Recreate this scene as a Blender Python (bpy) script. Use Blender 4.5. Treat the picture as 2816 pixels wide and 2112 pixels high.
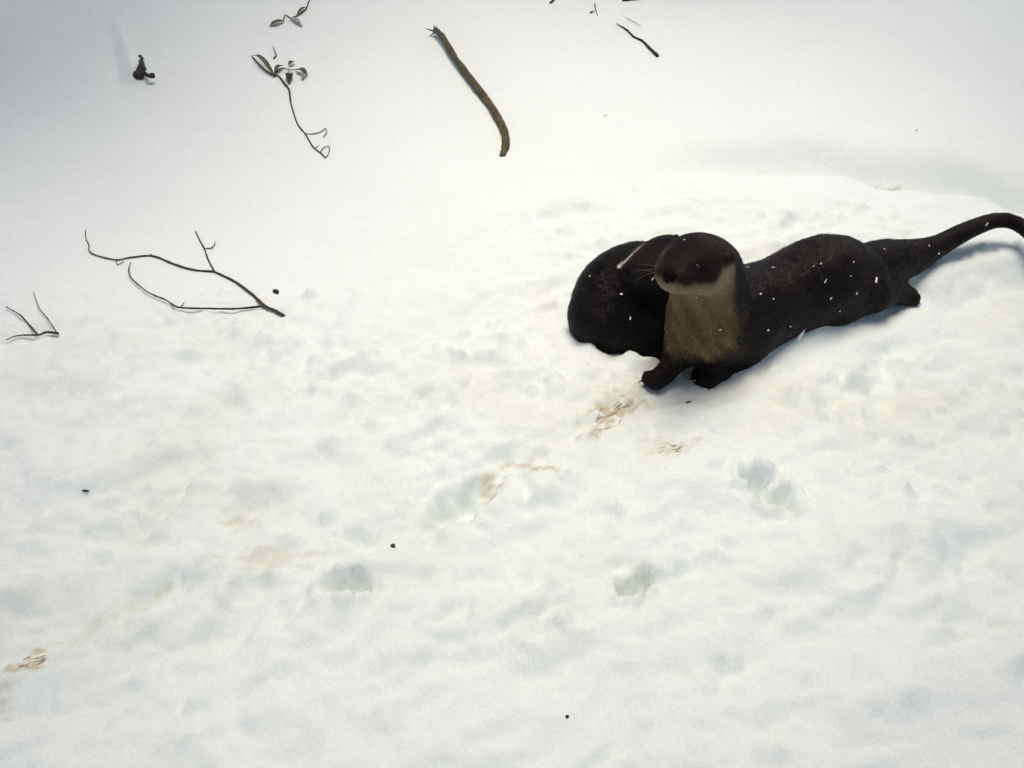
import bpy, bmesh, math, random
import numpy as np
from mathutils import Vector, Matrix
from mathutils.bvhtree import BVHTree

# ------------------------------------------------------------------ scene, camera, light
for o in list(bpy.data.objects):
    bpy.data.objects.remove(o)
scene = bpy.context.scene
COL = scene.collection
R = math.radians

cam_d = bpy.data.cameras.new('camera')
cam = bpy.data.objects.new('camera', cam_d)
COL.objects.link(cam)
cam.location = (0, 0, 1.05)
cam.rotation_euler = (R(90 - 36), 0, 0)
cam_d.sensor_fit = 'HORIZONTAL'
cam_d.angle = R(52)
cam_d.clip_start = 0.02
cam_d.clip_end = 600
scene.camera = cam

SUN_EL, SUN_AZ = 85.0, 350.0 # azimuth from +Y towards +X
world = bpy.data.worlds.new('World')
scene.world = world
world.use_nodes = True
wn = world.node_tree.nodes
sky = wn.new('ShaderNodeTexSky')
sky.sky_type = 'NISHITA'
sky.sun_disc = False
sky.sun_elevation = R(SUN_EL)
sky.sun_rotation = R(SUN_AZ)
sky.air_density = 1.0
sky.dust_density = 6.0
sky.ozone_density = 0.6
bg = wn['Background']
bg.inputs['Strength'].default_value = 0.10
world.node_tree.links.new(sky.outputs['Color'], bg.inputs['Color'])

sun_d = bpy.data.lights.new('sun', 'SUN')
sun_d.energy = 1.5
sun_d.angle = R(62)
sun_d.color = (1.0, 0.785, 0.77)
sun = bpy.data.objects.new('sun', sun_d)
COL.objects.link(sun)
el, az = R(SUN_EL), R(SUN_AZ)
sdir = Vector((math.sin(az) * math.cos(el), math.cos(az) * math.cos(el), math.sin(el)))
sun.rotation_euler = sdir.to_track_quat('Z', 'Y').to_euler()
sun.location = sdir * 20

vs = scene.view_settings
vs.view_transform = 'Standard'
vs.look = 'None'
vs.gamma = 1
vs.use_curve_mapping = False
vs.exposure = 1.28
scene.render.engine = 'CYCLES'
scene.cycles.max_bounces = 4
scene.cycles.diffuse_bounces = 3
scene.cycles.glossy_bounces = 2
scene.render.resolution_x = 1024
scene.render.resolution_y = 768

# ------------------------------------------------------------------ measured positions (metres)
O1 = {'spine': [[0.3212, 1.4911, 0.1922, 0.0557], [0.3285, 1.4957, 0.1432, 0.0646], [0.334, 1.4991, 0.0872, 0.0696], [0.3955, 1.5553, 0.0677, 0.0814], [0.4717, 1.603, 0.0698, 0.0759], [0.5719, 1.6657, 0.0765, 0.0811], [0.6442, 1.7109, 0.0532, 0.0628], [0.703, 1.7477, 0.0605, 0.047], [0.774, 1.7921, 0.0514, 0.0353], [0.8354, 1.8306, 0.0536, 0.0229], [0.9055, 1.8685, 0.0697, 0.0181], [0.9677, 1.8956, 0.0775, 0.0153], [1.006, 1.8901, 0.0763, 0.0146], [1.0244, 1.85, 0.0706, 0.0136], [1.0454, 1.79, 0.0494, 0.012], [1.0713, 1.72, 0.0273, 0.009], [1.1093, 1.68, 0.0035, 0.0048]], 'skull': [0.2908, 1.4544, 0.235, 0.043], 'legR': [[0.4051, 1.5142, 0.059, 0.0463], [0.3873, 1.5007, 0.0074, 0.0316], [0.3634, 1.4833, -0.0012, 0.0252], [0.3414, 1.4648, 0.0012, 0.0218], [0.3283, 1.452, 0.0058, 0.0186]], 'legL': [[0.3011, 1.49, 0.0638, 0.0383], [0.2728, 1.462, 0.0305, 0.021], [0.2594, 1.45, 0.0194, 0.0185], [0.2458, 1.44, 0.0144, 0.0178], [0.2395, 1.434, 0.0157, 0.0159]], 'hind': [[0.6402, 1.673, 0.0568, 0.0443], [0.6604, 1.6503, 0.0518, 0.032], [0.7001, 1.6751, 0.0399, 0.0196], [0.7306, 1.6989, 0.0224, 0.0192], [0.754, 1.7136, 0.0111, 0.0187]], 'knee': [[0.5991, 1.6355, 0.0391, 0.0385], [0.5721, 1.6186, 0.0184, 0.0265]]}
O2 = {'spine': [[0.1695, 1.6, 0.0495, 0.0652], [0.1932, 1.62, 0.0747, 0.0757], [0.2414, 1.64, 0.0764, 0.0803], [0.2944, 1.64, 0.0363, 0.0733], [0.3129, 1.6, 0.0302, 0.0558]], 'belly': [[0.182, 1.57, 0.0417, 0.0452], [0.2344, 1.57, 0.0302, 0.057], [0.2851, 1.56, 0.029, 0.0484]], 'neck': [[0.2909, 1.6, 0.0912, 0.0547], [0.2735, 1.6, 0.1427, 0.0481]], 'skull': [0.2629, 1.585, 0.1569, 0.0463], 'muzzle': [0.2094, 1.565, 0.1519, 0.0236], 'streak': [[0.1821, 1.56, 0.166], [0.2017, 1.57, 0.1822], [0.2213, 1.585, 0.195]]}
T = {'stick': [[-0.2146, 2.9697, 0.1178], [-0.1908, 2.9209, 0.1111], [-0.1532, 2.8095, 0.0929], [-0.1006, 2.6775, 0.0728], [-0.0572, 2.5703, 0.0571], [-0.0298, 2.4913, 0.0465], [-0.0169, 2.4346, 0.0396], [-0.0157, 2.3794, 0.0322], [-0.0233, 2.3355, 0.0216]], 'w_main': [[-0.4228, 1.6572, -0.0022], [-0.4429, 1.6679, 0.0039], [-0.4656, 1.6845, 0.0056], [-0.5018, 1.7328, 0.0027], [-0.538, 1.7747, 0.0022], [-0.5656, 1.7998, 0.0023], [-0.5918, 1.8201, 0.0021]], 'w_a': [[-0.5918, 1.8202, 0.0022], [-0.638, 1.8287, 0.0024], [-0.6823, 1.8517, 0.0029], [-0.7346, 1.8895, 0.0022], [-0.7783, 1.8842, 0.0024], [-0.8057, 1.8752, 0.0026], [-0.855, 1.8977, 0.0028], [-0.8752, 1.9203, 0.0025], [-0.8843, 1.9456, 0.0026], [-0.9004, 1.9757, 0.004], [-0.914, 2.0138, 0.005]], 'w_a1': [[-0.8057, 1.8752, 0.0026], [-0.7945, 1.8531, 0.0027], [-0.7872, 1.8681, 0.0021]], 'w_a2': [[-0.7326, 1.8878, 0.0021], [-0.7425, 1.8985, 0.0024]], 'w_b': [[-0.5918, 1.8202, 0.0022], [-0.6181, 1.8764, 0.0027], [-0.6366, 1.9227, 0.0029], [-0.6581, 1.9676, 0.003], [-0.6779, 2.0113, 0.0046]], 'w_b1': [[-0.6371, 1.9248, 0.0028], [-0.6238, 1.9266, 0.0025], [-0.6208, 1.942, 0.0028], [-0.6232, 1.9578, 0.003]], 'w_c': [[-0.4645, 1.6811, 0.0073], [-0.5171, 1.6805, 0.0077], [-0.5446, 1.6788, 0.0071], [-0.5658, 1.6743, 0.0073], [-0.625, 1.6781, 0.0075], [-0.656, 1.7009, 0.0075], [-0.6982, 1.7313, 0.0078], [-0.7409, 1.78, 0.0071], [-0.7544, 1.8018, 0.0078], [-0.7628, 1.8252, 0.0077], [-0.7667, 1.8502, 0.0071]], 'w_c1': [[-0.6288, 1.6717, 0.0076], [-0.6224, 1.6787, 0.0071], [-0.619, 1.6947, 0.007]], 'v_main': [[-0.821, 1.5908, 0.0067], [-0.8473, 1.6006, 0.0067], [-0.8648, 1.6039, 0.0062], [-0.8912, 1.603, 0.0068], [-0.9067, 1.5944, 0.0069], [-0.9177, 1.5876, 0.0062]], 'v_a': [[-0.8659, 1.6038, 0.0069], [-0.9092, 1.6507, 0.0068], [-0.9313, 1.6721, 0.0064], [-0.9569, 1.6918, 0.0066]], 'v_b': [[-0.8234, 1.5921, 0.0065], [-0.8599, 1.6433, 0.0066], [-0.8927, 1.6879, 0.0064], [-0.9237, 1.7437, 0.0069]], 's_main': [[-0.62, 2.746, 0.0724], [-0.5992, 2.7029, 0.0666], [-0.5813, 2.6661, 0.0624], [-0.569, 2.6096, 0.0556], [-0.551, 2.5473, 0.0485], [-0.5325, 2.492, 0.043], [-0.5079, 2.4466, 0.0378], [-0.4959, 2.4195, 0.0355], [-0.4777, 2.3816, 0.0313], [-0.4583, 2.3557, 0.0291], [-0.4425, 2.331, 0.0265]], 's_b': [[-0.5079, 2.4466, 0.0378], [-0.4898, 2.4435, 0.0373], [-0.4713, 2.4497, 0.0382], [-0.4608, 2.4678, 0.0399], [-0.4553, 2.446, 0.038], [-0.4601, 2.4267, 0.0359]], 's_c': [[-0.4583, 2.3557, 0.0291], [-0.4547, 2.3749, 0.0309], [-0.4432, 2.3841, 0.0319], [-0.4375, 2.3689, 0.0301], [-0.4391, 2.3408, 0.0272], [-0.4425, 2.331, 0.0265]], 's_d': [[-0.474, 2.3779, 0.0313], [-0.4664, 2.3909, 0.0324]], 's_e': [[-0.6192, 2.7423, 0.0737], [-0.6346, 2.7612, 0.0759], [-0.6205, 2.7942, 0.0805], [-0.6021, 2.7892, 0.0794], [-0.5805, 2.7873, 0.0793]], 's_f': [[-0.6696, 2.9372, 0.0961], [-0.661, 2.908, 0.0928], [-0.6515, 2.8831, 0.0894], [-0.6545, 2.8575, 0.0859]], 's_g': [[-0.6312, 2.75, 0.0727], [-0.6747, 2.7985, 0.079], [-0.7177, 2.8778, 0.0882]], 's_h': [[-0.6021, 2.7892, 0.0794], [-0.5925, 2.7505, 0.0743]], 'leafs': [[[-0.5941, 2.7621, 0.0774], [-0.5863, 2.7002, 0.0693]], [[-0.5805, 2.7875, 0.08], [-0.5447, 2.7478, 0.0753]], [[-0.6229, 2.8097, 0.0831], [-0.6351, 2.7548, 0.0764]], [[-0.6054, 2.8115, 0.0835], [-0.5929, 2.8346, 0.0865]], [[-0.6333, 2.7438, 0.0749], [-0.7184, 2.8743, 0.0912]], [[-0.5551, 2.7592, 0.0766], [-0.5553, 2.7253, 0.0727]]], 't_main': [[-0.6091, 3.239, 0.1366], [-0.6096, 3.2149, 0.1338], [-0.6111, 3.1704, 0.1274], [-0.6222, 3.1395, 0.1232], [-0.6383, 3.1183, 0.12], [-0.6491, 3.1137, 0.1194], [-0.6651, 3.1303, 0.1221], [-0.667, 3.1053, 0.1182]], 't_leafs': [[[-0.6642, 3.0887, 0.1175], [-0.7017, 3.062, 0.1136]], [[-0.6487, 3.1118, 0.12], [-0.6053, 3.0568, 0.113]], [[-0.6107, 3.1818, 0.1299], [-0.6308, 3.1202, 0.1213]]], 't_b': [[-0.6655, 3.1081, 0.1192], [-0.665, 3.088, 0.1159]], 'stub': [[-1.0178, 2.8392, 0.0808], [-0.9945, 2.7437, 0.0842], [-0.994, 2.7146, 0.0651]], 'knob': [[-0.9928, 2.7442, 0.084], [-0.9639, 2.7113, 0.0946], [-0.9475, 2.7077, 0.0998]], 'cap': [[-1.1538, 3.0521, 0.1086], [-1.1101, 2.9388, 0.0931], [-1.0623, 2.8386, 0.081], [-1.0107, 2.7342, 0.0679]], 'r_a': [[0.1129, 3.192, 0.1296], [0.1272, 3.2131, 0.1323]], 'r_b': [[0.2446, 3.1821, 0.1279], [0.2456, 3.1514, 0.1234], [0.249, 3.0988, 0.1164]], 'r_c': [[0.2282, 3.1188, 0.1217], [0.2403, 3.1286, 0.1226]], 'r_d': [[0.3286, 3.1986, 0.1315], [0.3642, 3.2031, 0.1317], [0.4062, 3.2109, 0.1326]], 'r_e': [[0.2979, 3.0444, 0.1104], [0.3251, 3.0064, 0.1055], [0.344, 2.9644, 0.0995], [0.364, 2.9398, 0.0964], [0.3786, 2.9004, 0.0917], [0.3991, 2.851, 0.0856]], 'r_f': [[0.329, 3.0808, 0.1162], [0.348, 3.0567, 0.113], [0.37, 3.0277, 0.1092]], 'bits': [[-0.454, 1.7368, -0.0006], [-0.6284, 1.1562, -0.0008], [-0.1666, 1.0549, -0.0005], [0.0657, 0.7793, -0.0009], [0.292, 1.3889, -0.0009], [0.2345, 2.5247, 0.0436], [1.0005, 2.4691, 0.0376], [-0.0074, 1.2565, -0.0008]], 'spike': [0.5008, 1.5399, -0.0002, 0.5191, 1.5499, 0.0433]}
S = {'prints': [[-0.223, 0.9744], [0.1654, 0.9881], [0.3819, 1.1782], [-0.0716, 1.1587], [0.3266, 1.4268], [0.0148, 1.1955], [0.5376, 1.1904], [0.0313, 0.903], [-0.0752, 0.9337], [-0.3505, 0.9782]], 'stains': [[0.1687, 1.3713], [0.1347, 1.309], [0.2523, 1.2729], [0.2252, 1.2861], [-0.032, 1.2035], [0.0067, 1.2412], [0.0483, 1.2161], [-0.5937, 0.8503], [-0.61, 0.8281], [-0.6114, 0.7968], [0.9229, 2.296], [0.9582, 2.271], [-0.3949, 1.12], [-0.336, 1.0315], [0.2094, 1.4214], [-0.4841, 0.9678], [-0.548, 0.8967]], 'grooves': [[[-0.4561, 0.9906], [-0.4883, 0.9651], [-0.5175, 0.9336]], [[-0.5363, 0.9032], [-0.554, 0.8732]], [[-0.4774, 1.2457], [-0.4861, 1.1902], [-0.4987, 1.1341]], [[-0.5785, 1.0187], [-0.5326, 1.0497], [-0.4815, 1.0679]], [[0.8199, 2.2931], [0.8551, 2.2653]], [[-0.2861, 1.0668], [-0.2105, 1.0781], [-0.1298, 1.1044]], [[-0.625, 1.2498], [-0.5567, 1.2677], [-0.4933, 1.3128]], [[0.0725, 2.0514], [0.1684, 2.0755]], [[-0.0943, 1.1273], [-0.0422, 1.1661]]], 'rut': [[0.4155, 2.2631], [0.5918, 2.3045], [0.7648, 2.313], [0.8662, 2.2754], [0.9699, 2.2533], [1.0715, 2.23], [1.1461, 2.148]], 'ridge': [[0.3613, 1.4519], [0.4257, 1.5175], [0.5009, 1.552], [0.5996, 1.6354], [0.7125, 1.7002]], 'rearfront': [[0.1067, 1.5869], [0.1486, 1.523], [0.2106, 1.5009], [0.2419, 1.4959]]}
FL = [[0.4991, 1.4904, 0.2055, 0.0057, 0.003, 70], [0.5144, 1.5, 0.1685, 0.0155, 0.0031, 55], [0.6242, 1.5687, 0.1308, 0.0127, 0.006, 75], [0.5863, 1.545, 0.1209, 0.0083, 0.0046, 70], [0.4068, 1.4326, 0.2299, 0.0084, 0.0029, 10], [0.3893, 1.4217, 0.1896, 0.0059, 0.003, 30], [0.4153, 1.438, 0.1715, 0.0039, 0.003, 0], [0.4147, 1.4376, 0.1147, 0.0053, 0.0044, 20], [0.455, 1.4628, 0.0642, 0.0086, 0.0054, 70], [0.6724, 1.6814, 0.1265, 0.0058, 0.0034, 40], [0.5661, 1.5323, 0.1856, 0.0058, 0.0031, 60], [0.7811, 1.7494, 0.0977, 0.005, 0.0035, 60], [0.8106, 1.7678, 0.0732, 0.0061, 0.0041, 60], [0.9213, 1.8371, 0.0987, 0.0157, 0.0031, 45], [0.8713, 1.8058, 0.1234, 0.0077, 0.0031, 60], [0.5328, 1.5115, 0.1305, 0.0054, 0.0036, 50], [0.5652, 1.5317, 0.1603, 0.005, 0.0027, 30], [0.4581, 1.4647, 0.1053, 0.0049, 0.0027, 30], [0.5575, 1.5269, 0.0971, 0.0046, 0.0032, 60], [0.3606, 1.4037, 0.2464, 0.007, 0.0025, 40], [0.4851, 1.4817, 0.2055, 0.0039, 0.0017, 60], [0.2737, 1.33, 0.2454, 0.0079, 0.004, 40], [0.1763, 1.46, 0.1689, 0.0054, 0.0043, 0], [0.1938, 1.46, 0.1229, 0.0062, 0.0044, 80], [0.2308, 1.33, 0.1875, 0.0094, 0.0037, 55], [0.3126, 1.33, 0.1875, 0.0061, 0.0044, 10], [0.3644, 1.33, 0.2454, 0.0059, 0.0036, 40], [0.2255, 1.46, 0.1991, 0.0082, 0.0029, 60], [0.2318, 1.33, 0.1561, 0.0075, 0.0024, 50], [0.1269, 1.46, 0.2002, 0.0043, 0.0036, 30], [0.3838, 1.33, 0.1845, 0.0047, 0.004, 70], [0.1411, 1.46, 0.071, 0.0067, 0.0019, 40], [0.2889, 1.33, 0.0909, 0.0056, 0.0045, 20], [0.2462, 1.33, 0.3336, 0.0038, 0.0032, 0]]


SHADE_TREES = [(1.9, 0.75, .3, 1.0), (2.35, 2.5, 1.4, 1.0), (1.0, 4.5, 2.2, 1.05), (-0.95, 4.4, 3.0, 1.0), (-2.0, 2.8, 4.1, 1.08), (-1.8, 0.9, 5.0, 1.0), (-0.85, -0.42, .6, 1.0), (0.8, -0.45, 1.1, 1.0)]  # unseen trees added so the light falls off around the otters

# ------------------------------------------------------------------ helpers
rng = np.random.default_rng(7)
rnd = random.Random(5)

def tag(o, label=None, cat=None, group=None, kind=None):
    if label: o['label'] = label
    if cat: o['category'] = cat
    if group: o['group'] = group
    if kind: o['kind'] = kind
    return o

def empty(name, loc, label, cat, group=None):
    o = bpy.data.objects.new(name, None)
    o.empty_display_size = 0.05
    o.location = loc
    COL.objects.link(o)
    return tag(o, label, cat, group)

def mesh_obj(name, verts, faces, mat, parent=None, smooth=True, cols=None):
    me = bpy.data.meshes.new(name)
    verts = np.asarray(verts, dtype=np.float64)
    if parent is not None:
        verts = verts - np.array(parent.location)
    if isinstance(faces, np.ndarray):
        n = len(faces); k = faces.shape[1]
        me.vertices.add(len(verts)); me.vertices.foreach_set('co', verts.ravel())
        me.loops.add(n * k); me.loops.foreach_set('vertex_index', faces.ravel().astype(np.int32))
        me.polygons.add(n)
        me.polygons.foreach_set('loop_start', np.arange(0, n * k, k, dtype=np.int32))
        me.update(calc_edges=True)
    else:
        me.from_pydata([tuple(v) for v in verts], [], faces)
        me.update()
    me.polygons.foreach_set('use_smooth', np.full(len(me.polygons), smooth))
    if cols is not None:
        at = me.color_attributes.new('coat', 'FLOAT_COLOR', 'POINT')
        c4 = np.ones((len(verts), 4), dtype=np.float32); c4[:, :3] = cols
        at.data.foreach_set('color', c4.ravel())
    me.materials.append(mat)
    o = bpy.data.objects.new(name, me)
    COL.objects.link(o)
    if parent is not None:
        o.parent = parent
    return o

def sm(e0, e1, x):
    t = np.clip((x - e0) / (e1 - e0), 0, 1)
    return t * t * (3 - 2 * t)

_perm = np.random.default_rng(3).permutation(512)
def perlin(x, y, seed=0):
    x = np.asarray(x, float) + seed * 17.31; y = np.asarray(y, float) + seed * 9.77
    xi = np.floor(x).astype(int); yi = np.floor(y).astype(int)
    xf = x - xi; yf = y - yi
    u = xf * xf * xf * (xf * (xf * 6 - 15) + 10); v = yf * yf * yf * (yf * (yf * 6 - 15) + 10)
    def g(ix, iy, dx, dy):
        h = _perm[(_perm[ix & 511] + iy) & 511]
        a = h * (2 * math.pi / 512)
        return np.cos(a) * dx + np.sin(a) * dy
    n00 = g(xi, yi, xf, yf); n10 = g(xi + 1, yi, xf - 1, yf)
    n01 = g(xi, yi + 1, xf, yf - 1); n11 = g(xi + 1, yi + 1, xf - 1, yf - 1)
    return (n00 * (1 - u) + n10 * u) * (1 - v) + (n01 * (1 - u) + n11 * u) * v * 1.0

def fbm(x, y, f, octs=4, seed=0, gain=0.5):
    s = 0; a = 1
    for i in range(octs):
        s = s + a * perlin(x * f, y * f, seed + i); f *= 2.03; a *= gain
    return s

def new_mat(name):
    m = bpy.data.materials.new(name)
    m.use_nodes = True
    return m, m.node_tree.nodes, m.node_tree.links, m.node_tree.nodes['Principled BSDF']

# ------------------------------------------------------------------ materials
def mat_snow(name='snow_surface'):
    m, N, L, P = new_mat(name)
    tc = N.new('ShaderNodeTexCoord')
    at = N.new('ShaderNodeAttribute'); at.attribute_name = 'coat'
    n1 = N.new('ShaderNodeTexNoise'); n1.inputs['Scale'].default_value = 3.0; n1.inputs['Detail'].default_value = 5
    n2 = N.new('ShaderNodeTexNoise'); n2.inputs['Scale'].default_value = 160; n2.inputs['Detail'].default_value = 3
    n3 = N.new('ShaderNodeTexNoise'); n3.inputs['Scale'].default_value = 45; n3.inputs['Detail'].default_value = 4
    for n in (n1, n2, n3): L.new(tc.outputs['Object'], n.inputs['Vector'])
    mx = N.new('ShaderNodeMix'); mx.data_type = 'RGBA'; mx.blend_type = 'MULTIPLY'
    mr = N.new('ShaderNodeMapRange'); mr.inputs['From Min'].default_value = 0.25; mr.inputs['From Max'].default_value = 0.75
    mr.inputs['To Min'].default_value = 0.955; mr.inputs['To Max'].default_value = 1.0
    ad = N.new('ShaderNodeMath'); ad.operation = 'ADD'
    hf = N.new('ShaderNodeMath'); hf.operation = 'MULTIPLY'; hf.inputs[1].default_value = 0.5
    L.new(n1.outputs['Fac'], ad.inputs[0]); L.new(n2.outputs['Fac'], ad.inputs[1]); L.new(ad.outputs[0], hf.inputs[0])
    L.new(hf.outputs[0], mr.inputs['Value'])
    mx.inputs['Factor'].default_value = 1.0
    L.new(at.outputs['Color'], mx.inputs['A']); L.new(mr.outputs['Result'], mx.inputs['B'])
    L.new(mx.outputs['Result'], P.inputs['Base Color'])
    b1 = N.new('ShaderNodeBump'); b1.inputs['Strength'].default_value = 0.35; b1.inputs['Distance'].default_value = 0.002
    b2 = N.new('ShaderNodeBump'); b2.inputs['Strength'].default_value = 0.4; b2.inputs['Distance'].default_value = 0.006
    L.new(n2.outputs['Fac'], b1.inputs['Height']); L.new(n3.outputs['Fac'], b2.inputs['Height'])
    L.new(b2.outputs['Normal'], b1.inputs['Normal']); L.new(b1.outputs['Normal'], P.inputs['Normal'])
    n4 = N.new('ShaderNodeTexNoise'); n4.inputs['Scale'].default_value = 380; n4.inputs['Detail'].default_value = 2
    L.new(tc.outputs['Object'], n4.inputs['Vector'])
    m4 = N.new('ShaderNodeMapRange'); m4.inputs['From Min'].default_value = 0.3; m4.inputs['From Max'].default_value = 0.7
    m4.inputs['To Min'].default_value = 0.9; m4.inputs['To Max'].default_value = 1.0
    L.new(n4.outputs['Fac'], m4.inputs['Value'])
    mg = N.new('ShaderNodeMix'); mg.data_type = 'RGBA'; mg.blend_type = 'MULTIPLY'; mg.inputs['Factor'].default_value = 1
    L.new(mx.outputs['Result'], mg.inputs['A']); L.new(m4.outputs['Result'], mg.inputs['B'])
    L.new(mg.outputs['Result'], P.inputs['Base Color'])
    P.inputs['Roughness'].default_value = 0.75
    P.inputs['Specular IOR Level'].default_value = 0.2
    return m

def mat_coat(name, rough, spec, sheen=0.0):
    m, N, L, P = new_mat(name)
    at = N.new('ShaderNodeAttribute'); at.attribute_name = 'coat'
    L.new(at.outputs['Color'], P.inputs['Base Color'])
    P.inputs['Roughness'].default_value = rough
    P.inputs['Specular IOR Level'].default_value = spec
    P.inputs['Sheen Weight'].default_value = sheen
    return m

def mat_bark(name, c1, c2, scale=40, rough=0.8, bump=0.002):
    m, N, L, P = new_mat(name)
    tc = N.new('ShaderNodeTexCoord')
    n1 = N.new('ShaderNodeTexNoise'); n1.inputs['Scale'].default_value = scale; n1.inputs['Detail'].default_value = 6
    L.new(tc.outputs['Object'], n1.inputs['Vector'])
    cr = N.new('ShaderNodeValToRGB')
    cr.color_ramp.elements[0].position = 0.35; cr.color_ramp.elements[0].color = (*c1, 1)
    cr.color_ramp.elements[1].position = 0.68; cr.color_ramp.elements[1].color = (*c2, 1)
    L.new(n1.outputs['Fac'], cr.inputs['Fac']); L.new(cr.outputs['Color'], P.inputs['Base Color'])
    b = N.new('ShaderNodeBump'); b.inputs['Strength'].default_value = 0.6; b.inputs['Distance'].default_value = bump
    L.new(n1.outputs['Fac'], b.inputs['Height']); L.new(b.outputs['Normal'], P.inputs['Normal'])
    P.inputs['Roughness'].default_value = rough
    return m

def mat_plain(name, c, rough=0.5, spec=0.5):
    m, N, L, P = new_mat(name)
    n1 = N.new('ShaderNodeTexNoise'); n1.inputs['Scale'].default_value = 120
    mr = N.new('ShaderNodeMapRange'); mr.inputs['To Min'].default_value = 0.8; mr.inputs['To Max'].default_value = 1.15
    mx = N.new('ShaderNodeMix'); mx.data_type = 'RGBA'; mx.blend_type = 'MULTIPLY'; mx.inputs['Factor'].default_value = 1
    mx.inputs['A'].default_value = (*c, 1)
    L.new(n1.outputs['Fac'], mr.inputs['Value']); L.new(mr.outputs['Result'], mx.inputs['B'])
    L.new(mx.outputs['Result'], P.inputs['Base Color'])
    P.inputs['Roughness'].default_value = rough; P.inputs['Specular IOR Level'].default_value = spec
    return m

M_SNOW = mat_snow()
M_SKIN = mat_coat('otter_coat', 0.7, 0.1)
M_FUR = mat_coat('otter_guard_hair', 0.45, 0.15)
M_EYE = mat_plain('otter_eye', (0.006, 0.005, 0.004), 0.08, 0.6)
M_NOSE = mat_plain('otter_nose_pad', (0.005, 0.0045, 0.0045), 0.8, 0.04)
M_CLAW = mat_plain('otter_claw', (0.02, 0.016, 0.013), 0.4)
M_WHISK = mat_plain('otter_whisker', (0.05, 0.042, 0.032), 0.5)
M_STICK = mat_bark('olive_bark', (0.036, 0.030, 0.012), (0.100, 0.088, 0.033), 70)
M_TWIG = mat_bark('dark_twig_bark', (0.022, 0.018, 0.010), (0.065, 0.052, 0.030), 90)
M_DARK = mat_bark('wet_wood', (0.008, 0.007, 0.006), (0.035, 0.026, 0.020), 70)
M_PALE = mat_bark('weathered_grey_stem', (0.20, 0.19, 0.17), (0.42, 0.41, 0.38), 90)
M_LEAF = mat_bark('dried_leaf', (0.045, 0.05, 0.026), (0.12, 0.115, 0.065), 70)
M_LEAFD = mat_bark('dark_leaf', (0.010, 0.010, 0.008), (0.03, 0.028, 0.02), 70)
M_STRAW = mat_bark('dead_straw', (0.30, 0.25, 0.12), (0.50, 0.43, 0.27), 80)
M_FLAKE = mat_plain('snow_crystal', (0.9, 0.9, 0.9), 0.5, 0.3)

# ------------------------------------------------------------------ the snow field
SNOW_C = np.array([0.765, 0.87, 0.828])

def base_h(x, y):
    t = np.maximum(0, y - 1.9)
    return 0.16 * t * t / (t + 0.8)

def seg_d(x, y, pts):
    best = np.full(np.shape(x), 1e9)
    for (ax, ay), (bx, by) in zip(pts[:-1], pts[1:]):
        dx, dy = bx - ax, by - ay
        t = np.clip(((x - ax) * dx + (y - ay) * dy) / (dx * dx + dy * dy + 1e-12), 0, 1)
        best = np.minimum(best, np.hypot(x - ax - t * dx, y - ay - t * dy))
    return best

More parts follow.
